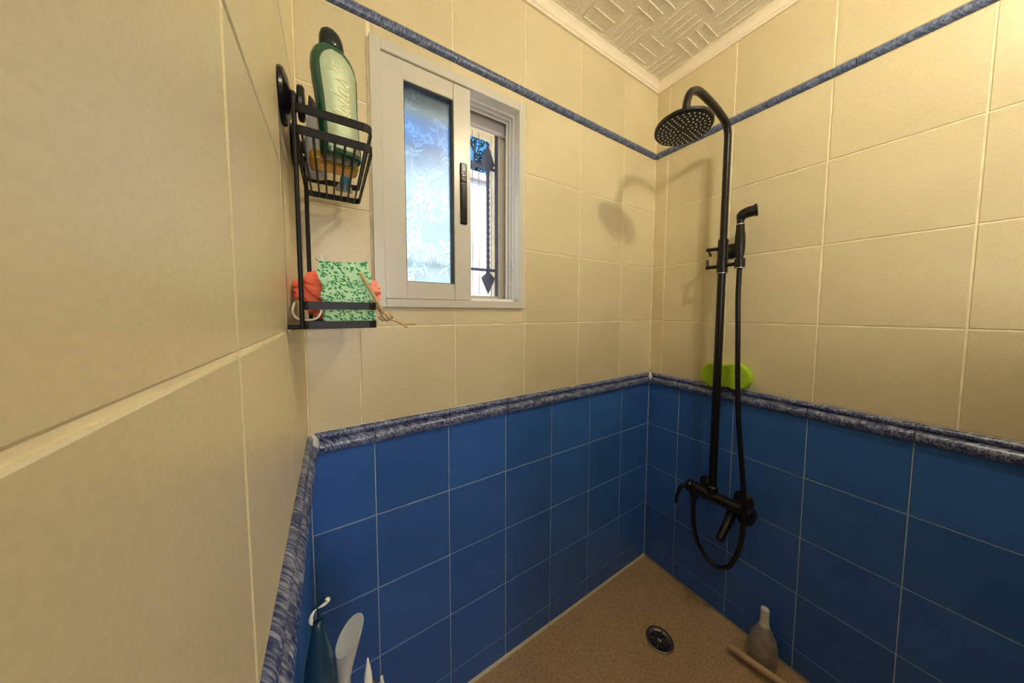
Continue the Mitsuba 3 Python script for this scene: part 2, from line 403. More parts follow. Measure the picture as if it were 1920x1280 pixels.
# ------------------------------------------------------------------ ceiling lamp, unseen wall lamps and half wall
lx, ly, lz = LAMP_POS
tag('ceiling_lamp', 'round ceiling lamp above the shower, out of view', 'lamp')
S('ceiling_lamp__base', align(lathe([(0, 0), (.055, 0), (.06, .006), (.06, CEIL - lz - .056), (0, CEIL - lz - .056)], 40), (lx, ly, lz + .05), (0, 0, 1)), 'white_plastic', 40)
_d = trimesh.creation.icosphere(3, LAMP_R)
_d.apply_translation((lx, ly, lz))
scene['ceiling_lamp__globe'] = mikit.ply(_d, 'white_plastic', True, emitter={'type': 'area', 'radiance': rgb(*LAMP_RAD)})
for x, y, d, lab in ((-.98, YB, (0, 1), 'unseen wall lamp behind the viewer, placed to light the window wall'), (LX, -1.62, (1, 0), 'unseen wall lamp on the left wall behind the viewer, placed to light the shower wall')):  # lamps out of view, placed to even out the light on the tiled walls
    k = 'unseen_wall_lamp' if 'unseen_wall_lamp' not in labels else 'unseen_wall_lamp_001'
    tag(k, lab, 'lamp')
    S(k + '__base', rbox((x + .012 * d[0], y + .012 * d[1], 1.36), (.07 - .046 * d[0], .07 - .046 * d[1], .96), .008, 12), 'chrome', 40)
    S(k + '__tube', tube([(x + .08 * d[0], y + .08 * d[1], .90), (x + .08 * d[0], y + .08 * d[1], 1.82)], .035, 20), 'white_plastic', 40)
    scene[k + '__tube']['emitter'] = {'type': 'area', 'radiance': rgb(*WALL_LAMP_RAD)}
S('unseen_half_wall', box(-1.09, -.002, -1.17, -1.06, .001, 1.20, .004), 'dark_plaster', label='unseen half wall behind the viewer, placed to shade the lower right', cat='wall', kind='structure')  # out of view, keeps the wall lamps off the lower right tiles

# ------------------------------------------------------------------ window
tag('window_1', 'white framed sliding window with a frosted leaf patterned pane, its right half open', 'window', kind='structure')
W_ = 'window_1'
Y0, Y1 = -.012, .062
S(W_ + '__frame', cat([box(FX0, HX0 + .016, Y0, Y1, FZ0, FZ1, .0015), box(-.763, FX1, Y0, Y1, FZ0, FZ1, .0015),
                       box(HX0 + .016, -.763, Y0, Y1, FZ0, 1.243, .0015), box(HX0 + .016, -.763, Y0, Y1, 1.850, FZ1, .0015)]), 'white_lacquer', label='white outer frame')
S(W_ + '__track', cat([box(-1.17, -.763, .020, .025, 1.8465, 1.851, .001), box(-1.17, -.763, .040, .045, 1.8465, 1.851, .001), box(-1.17, -.763, .058, .064, 1.8455, 1.851, .001)]), 'white_plastic', label='top sliding track')
S(W_ + '__track', cat([box(-1.17, -.763, .020, .026, 1.242, 1.252, .001), box(-1.17, -.763, .042, .048, 1.242, 1.252, .001)]), 'white_plastic')
S(W_ + '__track', cat([box(-.7665, -.762, .020, .024, 1.243, 1.85, .001), box(-.7675, -.762, .040, .044, 1.243, 1.85, .001), box(-.769, -.762, .058, .066, 1.243, 1.85, .001)]), 'white_plastic', label='upright sliding track of the jamb')
for z in (1.640, 1.352):
    S(W_ + '__stopper', align(lathe([(0, 0), (.0045, 0), (.005, .002), (.0035, .006), (0, .0065)], 16), (-.7635, .032, z), (-1, -.3, 0)), 'white_plastic', 40)
# the closed sash
SX0, SX1, SZ0, SZ1 = -1.1705, -.932, 1.2440, 1.8485
PX0, PX1, PZ0, PZ1 = -1.117, -.985, 1.290, 1.802
ys0, ys1 = -.008, .020
S(W_ + '__sash', cat([box(SX0, PX0, ys0, ys1, SZ0, SZ1, .0012), box(PX1 + .0015, SX1, ys0, ys1, SZ0, SZ1, .0012),
                      box(PX0 - .0003, PX1 + .0008, ys0, ys1, SZ0, PZ0, .0012), box(PX0 - .0003, PX1 + .0008, ys0, ys1, PZ1, SZ1, .0012)]), 'white_lacquer', label='white sliding sash')
_g = [box(PX0, PX0 + .0015, -.005, .018, PZ0, PZ1), box(PX1 - .0030, PX1 + .001, -.005, .018, PZ0, PZ1), box(PX0, PX1, -.005, .018, PZ1 - .0030, PZ1 + .001), box(PX0, PX1, -.005, .018, PZ0 - .001, PZ0 + .0015)]
S(W_ + '__gasket', cat(_g), 'rubber', label='black rubber gasket')
def leaf(c, a, L, w):
    t = np.linspace(0, 1, 9)
    s = np.r_[np.stack([t * L, w * np.sin(np.pi * t ** .8)], 1), np.stack([t[::-1] * L, -w * np.sin(np.pi * t[::-1] ** .8)], 1)[1:-1]]
    ca, sa = math.cos(a), math.sin(a)
    return np.c_[c[0] + s[:, 0] * ca - s[:, 1] * sa, c[1] + s[:, 0] * sa + s[:, 1] * ca]
# the frosting's leaf pattern: sprays of stems and leaves, printed as the glass's own tint, with emboss shading painted along leaf edges
lr = random.Random(21)
NPX, NPZ = 150, 560
pxg, pzg = np.meshgrid(np.linspace(PX0 - .001, PX1 + .001, NPX), np.linspace(PZ0 - .001, PZ1 + .001, NPZ))
shade = np.zeros(pxg.shape)
def stamp(pts, v):
    g = sg.Polygon(pts).buffer(0)
    m = shapely.contains_xy(g, pxg, pzg)
    shade[m] = np.maximum(shade[m], v) if v > 0 else v
for i in range(26):
    c = (lr.uniform(PX0 - .01, PX1 + .01), PZ0 + (i + lr.random()) / 26 * (PZ1 - PZ0))
    a, L = lr.uniform(-3.1, 3.1), lr.uniform(.07, .13)
    path = spline([(c[0], c[1]), (c[0] + L * .5 * math.cos(a + .2), c[1] + L * .5 * math.sin(a + .2)), (c[0] + L * math.cos(a), c[1] + L * math.sin(a))], 6)
    d = np.gradient(path, axis=0); d /= np.linalg.norm(d, axis=1, keepdims=True)
    nrm = np.c_[-d[:, 1], d[:, 0]]
    v = lr.uniform(.5, 1.0)
    for k in range(6):
        p = path[int((k + .6) / 6 * (len(path) - 1))]
        for sd in (1, -1):
            if lr.random() < .75:
                ll, ww, aa = lr.uniform(.016, .036), lr.uniform(.0012, .0062), a + sd * lr.uniform(.45, 1.0)
                stamp(leaf(p + np.array([.0006, -.0008]), aa, ll * 1.06, ww * 1.25), -.45 * v)
                stamp(leaf(p, aa, ll, ww), v * lr.uniform(.5, 1))
    stamp(np.r_[path + nrm * .0008, (path - nrm * .0008)[::-1]], v)
shade = scipy.ndimage.gaussian_filter(shade, 1.1)
soft = meshkit.fbm(np.stack([pxg * 22, pzg * 16, pxg * 0 + 3], -1), 3) - .5
tint = np.array([.36, .53, .60]) * (1 + .75 * np.clip(shade, -.6, 1) + .35 * soft)[..., None]
_pf = np.array([[i * NPX + j, i * NPX + j + 1, (i + 1) * NPX + j + 1, (i + 1) * NPX + j] for i in range(NPZ - 1) for j in range(NPX - 1)])
_pm = trimesh.Trimesh(np.stack([pxg, np.full_like(pxg, .010), pzg], -1).reshape(-1, 3), np.vstack([_pf[:, [0, 1, 2]], _pf[:, [0, 2, 3]]]), process=False)
S(W_ + '__pane', _pm, 'frosted_glass', label='frosted glass with a leaf pattern', color=np.clip(tint, 0, 1).reshape(-1, 3))
# pull handle
hp = rbox((-.9555, -.0105, 1.550), (.0205, .006, .172), .0028, 12)
S(W_ + '__handle', hp, 'black_plastic', 40, label='black recessed pull handle')
S(W_ + '__handle__grip', cat([box(-.9625, -.9485, -.0150, -.0130, 1.508, 1.575, .001), box(-.9625, -.9485, -.0165, -.0130, 1.583, 1.590, .001)]), 'black_plastic')
S(W_ + '__handle__slider', box(-.9620, -.9490, -.0155, -.0130, 1.597, 1.603, .0008), 'teal_plastic')
S(W_ + '__handle__screw', align(lathe([(0, 0), (.0025, 0), (.0022, .0008), (0, .001)], 12), (-.9555, -.0135, 1.617), (0, -1, 0)), 'chrome')
# behind the opening: shutter slat, outer light frame
S(W_ + '__shutter', cat([rbox((-.97, .088, 1.846), (.434, .014, .058), .004, 10), rbox((-.97, .084, 1.817), (.434, .012, .010), .004, 10)]), 'shutter_grey', 40, label='grey end slat of the roller shutter')
S(W_ + '__shutter_guide', cat([box(-.784, -.750, .094, .112, 1.232, 1.866, .001), box(-1.186, -1.15, .094, .112, 1.232, 1.866, .001), box(-1.15, -.784, .094, .116, 1.232, 1.2650, .001)]), 'white_lacquer')
S(W_ + '__gasket', box(-.7862, -.7838, .0935, .113, 1.262, 1.83), 'rubber')

# ------------------------------------------------------------------ outside
gx, gy = -.786, .165
def spear(z0, z1, up):
    h = z1 - z0
    w = .0285
    prof = [(0, .004), (.28, .012), (.34, .012), (.62 if False else .30, .006), (.42, 1.0 * w), (.46, w), (1, .001)]
    prof = [(0, .006), (.10, .008), (.18, .009), (.36, w), (.40, w), (1, .0008)]
    rings = []
    for t, r in prof:
        z = z0 + t * h if up else z1 - t * h
        rings.append(np.array([(gx + r * a, gy + min(r * .28, .006) * b, z) for a, b in ((1, 0), (.55, .8), (-.55, .8), (-1, 0), (-.55, -.8), (.55, -.8))]))
    return loft(rings)
tag('window_grille', 'dark wrought iron window grille with a twisted spear bar, outside the open half', 'grille')
_t = np.linspace(1.352, 1.725, 90)
_rings = [np.array([(gx + .0068 * math.cos(a + 2 * math.pi * z / .085), gy + .0068 * math.sin(a + 2 * math.pi * z / .085), z) for a in (np.arange(4) * math.pi / 2)]) for z in _t]
S('window_grille__twisted_bar', loft(_rings), 'wrought_iron')
S('window_grille__spearhead', spear(1.712, 1.826, True), 'wrought_iron', 30)
S('window_grille__spearhead', spear(1.276, 1.372, False), 'wrought_iron', 30)
for z in (1.737, 1.366):
    S('window_grille__cross_bar', box(HX0 + .002, HX1 - .002, gy - .003, gy + .003, z - .005, z + .005, .001), 'wrought_iron')
for i, x in enumerate((-.843, -.8175, -.766)):
    S('window_grille__rod', tube([(x, gy + .012, 1.862), (x, gy + .012, 1.236)], .0008, 6), 'wrought_iron')
S('ground', box(-6, 8, WT, 9, -.9, -.5), 'paving', label='paved alley outside the window', cat='ground', kind='structure')
S('neighbour_wall', box(-6, 7, 1.5, 1.7, -.5, 2.335), 'render_white', label='white sunlit garden wall outside the window', cat='wall')
S('neighbour_wall__coping', box(-6, 7, 1.47, 1.73, 2.33, 2.40, .006), 'coping', label='pinkish coping')
# tree beyond the wall
tag('tree', 'dark leafy tree beyond the white wall outside the window', 'tree')
tr = np.random.default_rng(5)
branches = [tube(spline([(1.0, 4.2, -.6), (1.03, 4.22, 2.0), (1.0, 4.2, 3.5), (1.06, 4.25, 4.4)], 6), .05, 7, scale=np.linspace(1, .35, 19))]
leaves_v, leaves_f = [], []
for i in range(46):
    z = tr.uniform(2.6, 4.4)
    a = tr.uniform(0, 2 * np.pi)
    L = tr.uniform(.3, .7) * (1.25 - (z - 2.6) / 2.6)
    p0 = np.array([1.02, 4.22, z])
    p2 = p0 + [L * math.cos(a), L * math.sin(a), .18]
    pts = spline([p0, (p0 + p2) / 2 + [0, 0, .07], p2], 5)
    branches.append(tube(pts, .012, 5, scale=np.linspace(1, .3, len(pts))))
    for q in pts[2:]:
        for _ in range(9):
            d = tr.normal(size=3); d /= np.linalg.norm(d)
            e = np.cross(d, tr.normal(size=3)); e /= np.linalg.norm(e)
            o = q + tr.normal(size=3) * .03
            n0 = len(leaves_v)
            leaves_v += [o, o + d * .035 + e * .011, o + d * .075, o + d * .035 - e * .011]
            leaves_f += [[n0, n0 + 1, n0 + 2], [n0, n0 + 2, n0 + 3]]
S('tree__trunk', cat(branches), 'bark', 40)
S('tree__foliage', trimesh.Trimesh(leaves_v, leaves_f, process=False), 'foliage', kind='stuff')

# ------------------------------------------------------------------ shower column
tag('shower_column', 'black exposed shower column with rain head fixed to the tiled wall', 'shower')
SC = 'shower_column'
PXc, PYc = -.075, -.317
arm = spline([(PXc, PYc, .52), (PXc, PYc, 1.0), (PXc, PYc, 1.6), (PXc, PYc, 1.80), (PXc - .002, PYc, 1.845), (PXc - .020, PYc, 1.874), (PXc - .055, PYc, 1.887), (-.19, PYc, 1.899), (-.262, PYc, 1.906), (-.302, PYc, 1.902), (-.335, PYc, 1.884), (-.353, PYc, 1.855), (-.360, PYc, 1.82), (-.3625, PYc, 1.79)], 7)
S(SC + '__riser_pipe', tube(arm, .0112, 16), 'black_metal', True)
S(SC + '__riser_pipe', tube([(PXc, PYc, .53), (PXc, PYc, 1.36)], .0129, 18), 'black_metal', 35)
hn = np.array([.0876, .043, 1.0]); hn /= np.linalg.norm(hn)
hc = np.array([-.364, -.313, 1.7655])
S(SC + '__rain_head', align(lathe([(0, 0), (.0745, 0), (.077, .001), (.079, .004), (.0785, .012), (.070, .016), (.045, .021), (.022, .026), (.017, .030), (.0165, .040), (0, .040)], 64), hc, hn), 'black_metal', 35, label='round black rain shower head')
_a = np.cross(hn, [0, 1, 0]); _a /= np.linalg.norm(_a); _b = np.cross(hn, _a)
_nz = lathe([(0, 0), (.0016, 0), (.0021, .0025), (0, .0025)], 8)
noz = []
for ring_r, n in ((.068, 30), (.057, 26), (.046, 20), (.035, 16), (.024, 10), (.013, 4)):
    for i in range(n):
        a = 2 * np.pi * (i + .3) / n
        noz.append(hc - hn * .0018 + ring_r * (math.cos(a) * _a + math.sin(a) * _b))
_nm = align(_nz, (0, 0, 0), hn)
_np = mikit.ply(_nm, 'nozzle_silicone')
for q in noz:
    S(SC + '__rain_head__nozzle', {**_np, 'to_world': T().translate(q.tolist())}, None)
# wall bracket, sleeves, hand shower holder
S(SC + '__wall_bracket', cat([align(lathe([(0, 0), (.028, 0), (.029, .004), (.027, .010), (.014, .016), (.011, .024), (.011, .070), (0, .070)], 32), (.002, PYc, 1.440), (-1, 0, 0)),
                              align(lathe([(0, 0), (.0155, 0), (.0158, .002), (.0158, .066), (.0150, .068), (0, .068)], 28), (PXc, PYc, 1.406), (0, 0, 1))]), 'black_metal', 35)
def lever(p, axis, tip, r=.0042):
    p, axis = np.array(p, float), np.array(axis, float)
    e = p + axis * .033
    return cat([tube([p, e], .0062, 12), align(lathe([(0, -.006), (.006, -.005), (.0075, 0), (.006, .006), (0, .007)], 14), e, axis), tube([e, e + np.array(tip) * .5, e + tip], r, 10, scale=np.array([.8, 1.0, 1.25]))])
S(SC + '__set_screw', lever((PXc, PYc + .012, 1.443), (-.25, .97, 0), np.array([-.004, -.010, -.024])), 'black_metal', 35)
S(SC + '__slider', cat([align(lathe([(0, 0), (.0162, 0), (.0168, .002), (.0168, .048), (.0160, .050), (0, .050)], 28), (PXc, PYc, 1.354), (0, 0, 1)),
                        tube([(PXc, PYc - .010, 1.380), (PXc - .003, PYc - .055, 1.382)], .0065, 12)]), 'black_metal', 35)
S(SC + '__slider__rim', align(lathe([(.0150, 0), (.0172, 0), (.0172, .002), (.0150, .002)], 28), (PXc, PYc, 1.352), (0, 0, 1)), 'chrome')
S(SC + '__slider__knob', lever((PXc, PYc + .012, 1.378), (-.25, .97, 0), np.array([0, .001, .027])), 'black_metal', 35)
HXp, HYp = -.080, -.372
S(SC + '__holder', align(lathe([(.0095, 0), (.0150, 0), (.0155, .003), (.0150, .030), (.0100, .032), (.0095, 0)], 24), (HXp, HYp, 1.366), (0, 0, 1)), 'black_metal', 35)
S(SC + '__holder__rim', align(lathe([(.0100, 0), (.0157, 0), (.0157, .002), (.0100, .002)], 24), (HXp, HYp, 1.364), (0, 0, 1)), 'chrome')
# mixer
MZ = .508
S(SC + '__mixer_body', cat([align(lathe([(0, 0), (.019, 0), (.023, .006), (.023, .05), (.020, .06), (.020, .125), (.024, .135), (.024, .170), (0, .172)], 32), (PXc, -.246, MZ), (0, -1, 0)),
                            align(lathe([(0, 0), (.018, 0), (.018, .030), (.013, .034), (0, .034)], 24), (PXc, PYc, MZ + .008), (0, 0, 1)),
                            align(lathe([(0, 0), (.016, 0), (.013, .030), (0, .030)], 20), (PXc, -.254, MZ - .010), (0, 0, -1))]), 'black_metal', 35)
for y in (-.272, -.392):
    S(SC + '__wall_union', align(lathe([(0, 0), (.031, 0), (.032, .004), (.018, .014), (.0135, .020), (.0135, .075), (0, .075)], 28), (.002, y, MZ), (-1, 0, 0)), 'black_metal', 35)
S(SC + '__diverter_lever', cat([align(lathe([(0, 0), (.021, 0), (.024, .006), (.022, .016), (.010, .020), (0, .021)], 28), (PXc, -.246, MZ), (0, 1, 0)),
                                tube(spline([(PXc, -.228, MZ + .004), (PXc - .020, -.214, MZ - .012), (PXc - .030, -.204, MZ - .050), (PXc - .030, -.200, MZ - .085)], 5), .0075, 12, scale=np.linspace(1, .75, 16))]), 'black_metal', 35)
S(SC + '__control_knob', align(lathe([(0, 0), (.030, 0), (.034, .006), (.034, .022), (.028, .030), (.012, .034), (0, .034)], 32), (PXc, -.414, MZ - .006), (-.25, -.95, -.1)), 'black_metal', 35)
S(SC + '__spout', tube(spline([(PXc, -.385, MZ - .01), (PXc - .018, -.383, MZ - .042), (PXc - .050, -.380, MZ - .072), (PXc - .080, -.378, MZ - .100)], 6), .0125, 16, scale=np.linspace(1.3, .85, 19)), 'black_metal', True)

# ------------------------------------------------------------------ hand shower on its hose
tag('hand_shower', 'black hand shower with flared head and long hose, held beside the riser pipe', 'hand shower')
S('hand_shower__handle', align(lathe([(0, 0), (.008, 0), (.0095, .006), (.0085, .030), (.0125, .045), (.0150, .075), (.0145, .110), (.0118, .140), (.0120, .150), (0, .150)], 28), (HXp, HYp, 1.364), (0, .02, 1)), 'black_metal', 35)
S('hand_shower__collar', align(lathe([(0, 0), (.0124, 0), (.0124, .003), (0, .003)], 24), (HXp, HYp + .003, 1.513), (0, .02, 1)), 'chrome')
hh = spline([(HXp, HYp + .003, 1.514), (HXp, HYp + .003, 1.530), (HXp + .002, HYp - .003, 1.546), (HXp + .006, HYp - .018, 1.552), (HXp + .011, HYp - .034, 1.554)], 6)
S('hand_shower__head', tube(hh, .0115, 20, scale=np.interp(np.linspace(0, 1, len(hh)), [0, .25, .42, .75, 1], [.80, .95, 1.48, 1.55, 1.55])), 'black_metal', True)
S('hand_shower__spray_face', align(lathe([(0, 0), (.0178, 0), (.0205, .003), (.0205, .008), (.016, .010), (0, .0085)], 24), hh[-1] - np.array([.001, -.004, -.000]), (.28, -.94, .10)), 'black_metal', 35)
hose = spline([(HXp, HYp, 1.366), (-.080, -.372, 1.26), (-.082, -.377, 1.146), (-.084, -.383, .995), (-.090, -.391, .883), (-.100, -.404, .772), (-.112, -.420, .662), (-.118, -.432, .550), (-.118, -.432, .50), (-.112, -.428, .440), (-.105, -.420, .385), (-.095, -.405, .332), (-.087, -.386, .285), (-.085, -.361, .258), (-.085, -.331, .254), (-.085, -.299, .273), (-.084, -.274, .310), (-.082, -.260, .366), (-.078, -.254, .417), (PXc, -.254, MZ - .035)], 10)
S('hand_shower__hose', tube(hose, .0076, 12), 'black_metal', True, label='thin black shower hose')

# green sponge behind the column, on the moulding
def peanut():
    a = np.linspace(0, 2 * np.pi, 72, endpoint=False)
    R = .5 * .165 * np.sqrt(np.cos(a) ** 2 + (.57 * np.sin(a)) ** 2)
    R *= 1 - .10 * np.exp(-((np.abs(np.sin(a)) - 1) / .12) ** 2)
    y, z = R * np.cos(a), R * np.sin(a)
    rings = []
    for d, s in ((0, .86), (.003, .96), (.009, 1), (.029, 1), (.035, .96), (.038, .86)):
        sh = 1 - s
        rings.append(np.stack([np.full_like(a, -d), y * (1 - sh * .5), z * s], 1))
    m = loft(rings)
    m = m.subdivide()
    m.vertices += (meshkit.fbm(m.vertices * 300, 3)[:, None] - .5) * .0016
    return m
m = peanut()
m.apply_transform(trimesh.transformations.rotation_matrix(-.10, [1, 0, 0]))
m.apply_translation((-.0025, -.323, .9690))
S('sponge', m, 'lime_foam', 60, label='lime green figure of eight sponge resting on the moulding behind the shower pipe', cat='sponge')

# floor drain
dx, dy = -.296, -.258
tag('floor_drain', 'round chrome drain grate in the tan shower floor', 'drain')
S('floor_drain__rim', align(lathe([(.030, .001), (.034, .003), (.042, .0045), (.046, .003), (.047, 0), (.030, 0)], 48), (dx, dy, 0), (0, 0, 1)), 'dull_chrome', 40)
S('floor_drain__bowl', align(lathe([(0, .0006), (.0335, .0006), (.0335, .0002), (0, .0002)], 40), (dx, dy, 0), (0, 0, 1)), 'dull_black')
gr = [align(lathe([(0, .001), (.010, .001), (.011, .004), (.006, .006), (0, .006)], 24), (dx, dy, 0), (0, 0, 1))]
for i in range(6):
    a = i * math.pi / 3 + .3
    gr.append(sweep([(dx + .008 * math.cos(a), dy + .008 * math.sin(a), .003), (dx + .034 * math.cos(a), dy + .034 * math.sin(a), .003)], [(-.0035, -.002), (.0035, -.002), (.0025, .002), (-.0025, .002)]))
S('floor_drain__grate', cat(gr), 'dull_chrome', 35)

# ------------------------------------------------------------------ caddy on the left wall
tag('shower_caddy', 'black wire two tier shower caddy hung on the tiles by suction cups', 'caddy')
C_ = 'shower_caddy'
X0c, X1c, Y0c, Y1c = -1.327, -1.2285, -.300, -.046
def loop(z, h=.0115, t=.0028, r=.010, x0=X0c, x1=X1c):
    pts = []
    for cx, cy, a0 in ((x1 - r, Y1c - r, 0), (x0 + r, Y1c - r, 90), (x0 + r, Y0c + r, 180), (x1 - r, Y0c + r, 270)):
        for a in np.radians(np.linspace(a0, a0 + 90, 6)):
            pts.append((cx + r * math.cos(a), cy + r * math.sin(a), z))
    return sweep(pts, [(-t / 2, -h / 2), (t / 2, -h / 2), (t / 2, h / 2), (-t / 2, h / 2)], True, up=[0, 0, 1])
for zg, zb in ((1.491, 1.4615), (1.218, 1.1895)):
    S(C_ + '__guard_rail', loop(zg), 'black_coat')
    b = S(C_ + '__tray_rail', loop(zb), 'black_coat')
    for i in range(7):
        x = X0c + .010 + i * (X1c - X0c - .020) / 6
        S(C_ + '__tray_wire', tube([(x, Y0c - .001, zb - .0045), (x, Y1c + .001, zb - .0045)], .0016, 8), 'black_coat', True)
for x, y in ((X0c + .0015, -.296), (X0c + .0015, -.286), (X0c + .0015, -.100), (X0c + .0015, -.060)):
    S(C_ + '__upright', tube([(x, y, 1.184), (x, y, 1.512)], .0027, 10), 'black_coat', True)
for y in (-.252, -.104):
    c = S(C_ + '__suction_cup', align(lathe([(0, 0), (.037, 0), (.038, .002), (.036, .006), (.026, .010), (.014, .012), (.010, .0155), (.010, .019), (0, .020)], 40), (LX + .0002, y, 1.5255), (1, 0, 0)), 'black_plastic', 35)
    S(C_ + '__suction_cup__lock_knob', align(lathe([(0, 0), (.022, 0), (.0240, .002), (.0240, .0065), (.021, .009), (0, .0095)], 32), (LX + .0205, y, 1.5235), (1, 0, 0)), 'black_plastic', 35)
for y in (-.29, -.06):
    S(C_ + '__foot', tube([(LX + .001, y, 1.187), (X0c + .002, y, 1.187)], .0035, 10), 'black_coat', True)

# green bottle in the upper tray
def superring(w, d, z, n=56, e=2.6, ox=0):
    a = np.arange(n) * 2 * np.pi / n
    return np.stack([ox + w / 2 * np.sign(np.cos(a)) * np.abs(np.cos(a)) ** (2 / e), d / 2 * np.sign(np.sin(a)) * np.abs(np.sin(a)) ** (2 / e), np.full(n, z)], 1)
BOT = T().translate([-1.2670, -.236, 1.4612]).rotate([0, 1, 0], -3.2).rotate([0, 0, 1], 22)
def bput(key, mesh, bsdf, smooth=False, **kw):
    d = mikit.ply(mesh, bsdf, smooth)
    d['to_world'] = BOT
    return S(key, d, None, **kw)
tag('shampoo_bottle', 'green shampoo bottle with dark rounded cap standing in the upper tray of the caddy', 'bottle')
BP = [(0, .054, .030), (.003, .0595, .0345), (.012, .0615, .0365), (.04, .0600, .036), (.080, .0605, .036), (.115, .0655, .037), (.135, .0670, .037), (.150, .0630, .035), (.161, .0530, .031), (.168, .040, .026), (.172, .030, .022)]
zz = np.linspace(0, .172, 60)
wi, di = np.interp(zz, [b[0] for b in BP], [b[1] for b in BP]), np.interp(zz, [b[0] for b in BP], [b[2] for b in BP])
bput('shampoo_bottle__body', loft([superring(w, d, z) for z, w, d in zip(zz, wi, di)]), 'bottle_green', True)
capm = loft([superring(w, w * .74, z, 40, 2.2) for z, w in ((.168, .030), (.170, .034), (.176, .0355), (.187, .0335), (.195, .027), (.200, .016), (.202, .004))])
bput('shampoo_bottle__cap', capm, 'cap_green', True, label='dark green rounded cap')
def on_front(u, z, off):
    """Points on the bottle's front, off in front of the skin."""
    w, d = np.interp(z, zz, wi), np.interp(z, zz, di)
    t = np.clip(np.abs(u) / (w / 2), 0, .999)
    return np.stack([u, -(d / 2 * (1 - t ** 2.6) ** (1 / 2.6) + off), z], -1)
gu, gz = np.meshgrid(np.linspace(-1, 1, 33), np.linspace(.010, .160, 49))
wloc = np.interp(gz, zz, wi) * .5 * .80 * np.clip(1 - np.clip((gz - .128) / .034, 0, 1) ** 2.2, .02, 1) ** .5
gv = on_front(gu * wloc, gz, .0005).reshape(-1, 3)
gf = []
for i in range(48):
    for j in range(32):
        a = i * 33 + j
        gf += [[a, a + 1, a + 34], [a, a + 34, a + 33]]
bput('shampoo_bottle__label', trimesh.Trimesh(gv, gf, process=False), 'label_foil', True, label='pale green satin label with gold script')
# script lettering "ledas" running up the bottle; x along the word, y towards the ascenders
GLY = {'l': ([[(0, .0), (.35, .25), (.62, 1.3), (.50, 1.75), (.33, 1.3), (.36, .35), (.55, .02), (.85, .22)]], .72),
       'e': ([[(0, .22), (.45, .45), (.72, .80), (.50, 1.0), (.22, .70), (.25, .22), (.55, 0), (.95, .25)]], .88),
       'd': ([[(.72, .85), (.45, 1.0), (.15, .62), (.18, .12), (.45, .0), (.75, .6), (.98, 1.9)], [(.98, 1.9), (.80, .8), (.78, .15), (.95, .0), (1.15, .22)]], 1.12),
       'a': ([[(.72, .85), (.45, 1.0), (.15, .62), (.18, .12), (.42, .0), (.75, .6), (.82, .95)], [(.82, .95), (.76, .25), (.90, .0), (1.12, .22)]], 1.05),
       's': ([[(0, .1), (.35, .65), (.52, 1.15), (.60, .75), (.78, .35), (.60, -.05), (.25, -.12), (.05, .1)]], .9)}
xh, z0t = .0150, .060
strokes, xo = [], 0
for ch in 'ledas':
    for st in GLY[ch][0]:
        p = spline(st, 6)
        uu, zz_ = .0105 - p[:, 1] * xh, z0t + (xo + p[:, 0]) * xh * .88
        strokes.append(tube(on_front(uu, zz_, .0009), .00085, 6))
    xo += GLY[ch][1]
def petal(c, a, L, w):
    s = leaf((0, 0), a, L, w)
    return tube(on_front(c[0] + s[:, 0], c[1] + s[:, 1], .0010), .0004, 5, closed=True)
for c, a, L in (((-.004, .126), 2.0, .012), ((-.008, .130), 1.5, .012), ((-.010, .127), 2.7, .010), ((.000, .129), 1.1, .012)):
    strokes.append(petal(c, a, L, .0026))
bput('shampoo_bottle__lettering', cat(strokes), 'gold_print', False, label='gold script lettering')
fine = [tube(on_front(np.linspace(-.004, .017, 12) + 0, np.full(12, z) + .0012 * np.sin(np.arange(12) * 2.1), .0008), .0004, 4) for z in (.013, .017, .021)]
bput('shampoo_bottle__fine_print', cat(fine), 'gold_print', kind='stuff')

# smaller things in the upper tray
ZF = 1.4588
m = rbox((0, 0, 0), (.074, .046, .021), .008, 20)
m.apply_transform(trimesh.transformations.rotation_matrix(.06, [0, 0, 1]))
m.apply_translation((-1.277, -.192, ZF + .0125))
S('soap_bar', m, 'amber_soap', True, label='amber translucent soap bar lying behind the green bottle', cat='soap')
tag('travel_tube', 'small clear tube with a blue cap lying in the upper tray', 'tube')
S('travel_tube__body', loft([superring(w, h, z, 24, 2.2) for z, w, h in ((0, .032, .003), (.010, .031, .010), (.024, .026, .018), (.030, .022, .020))]), 'pale_film', True)
S('travel_tube__cap', loft([superring(w, w, z, 24, 2.2) for z, w in ((.030, .017), (.031, .0195), (.072, .0165), (.075, .013))]), 'blue_plastic', True, label='blue cap')
for k in ('travel_tube__body', 'travel_tube__cap'):
    scene[k]['to_world'] = T().translate([-1.259, -.072, ZF + .0105]).rotate([1, 0, 0], 90)
tag('lotion_tube', 'pale standing tube with a black cap behind the green bottle', 'tube')
S('lotion_tube__body', loft([superring(.030, .030, 0, 24, 2), superring(.033, .033, .004, 24, 2), superring(.033, .030, .06, 24, 2), superring(.034, .016, .095, 24, 2)]), 'pale_tube', True)
S('lotion_tube__cap', loft([superring(.035, .016, .095, 24, 2), superring(.036, .013, .102, 24, 2), superring(.036, .006, .118, 24, 2)]), 'dull_black', True)
for k in ('lotion_tube__body', 'lotion_tube__cap'):
    scene[k]['to_world'] = T().translate([-1.3060, -.150, ZF]).rotate([0, 0, 1], 70).scale([1, 1, 1.12])

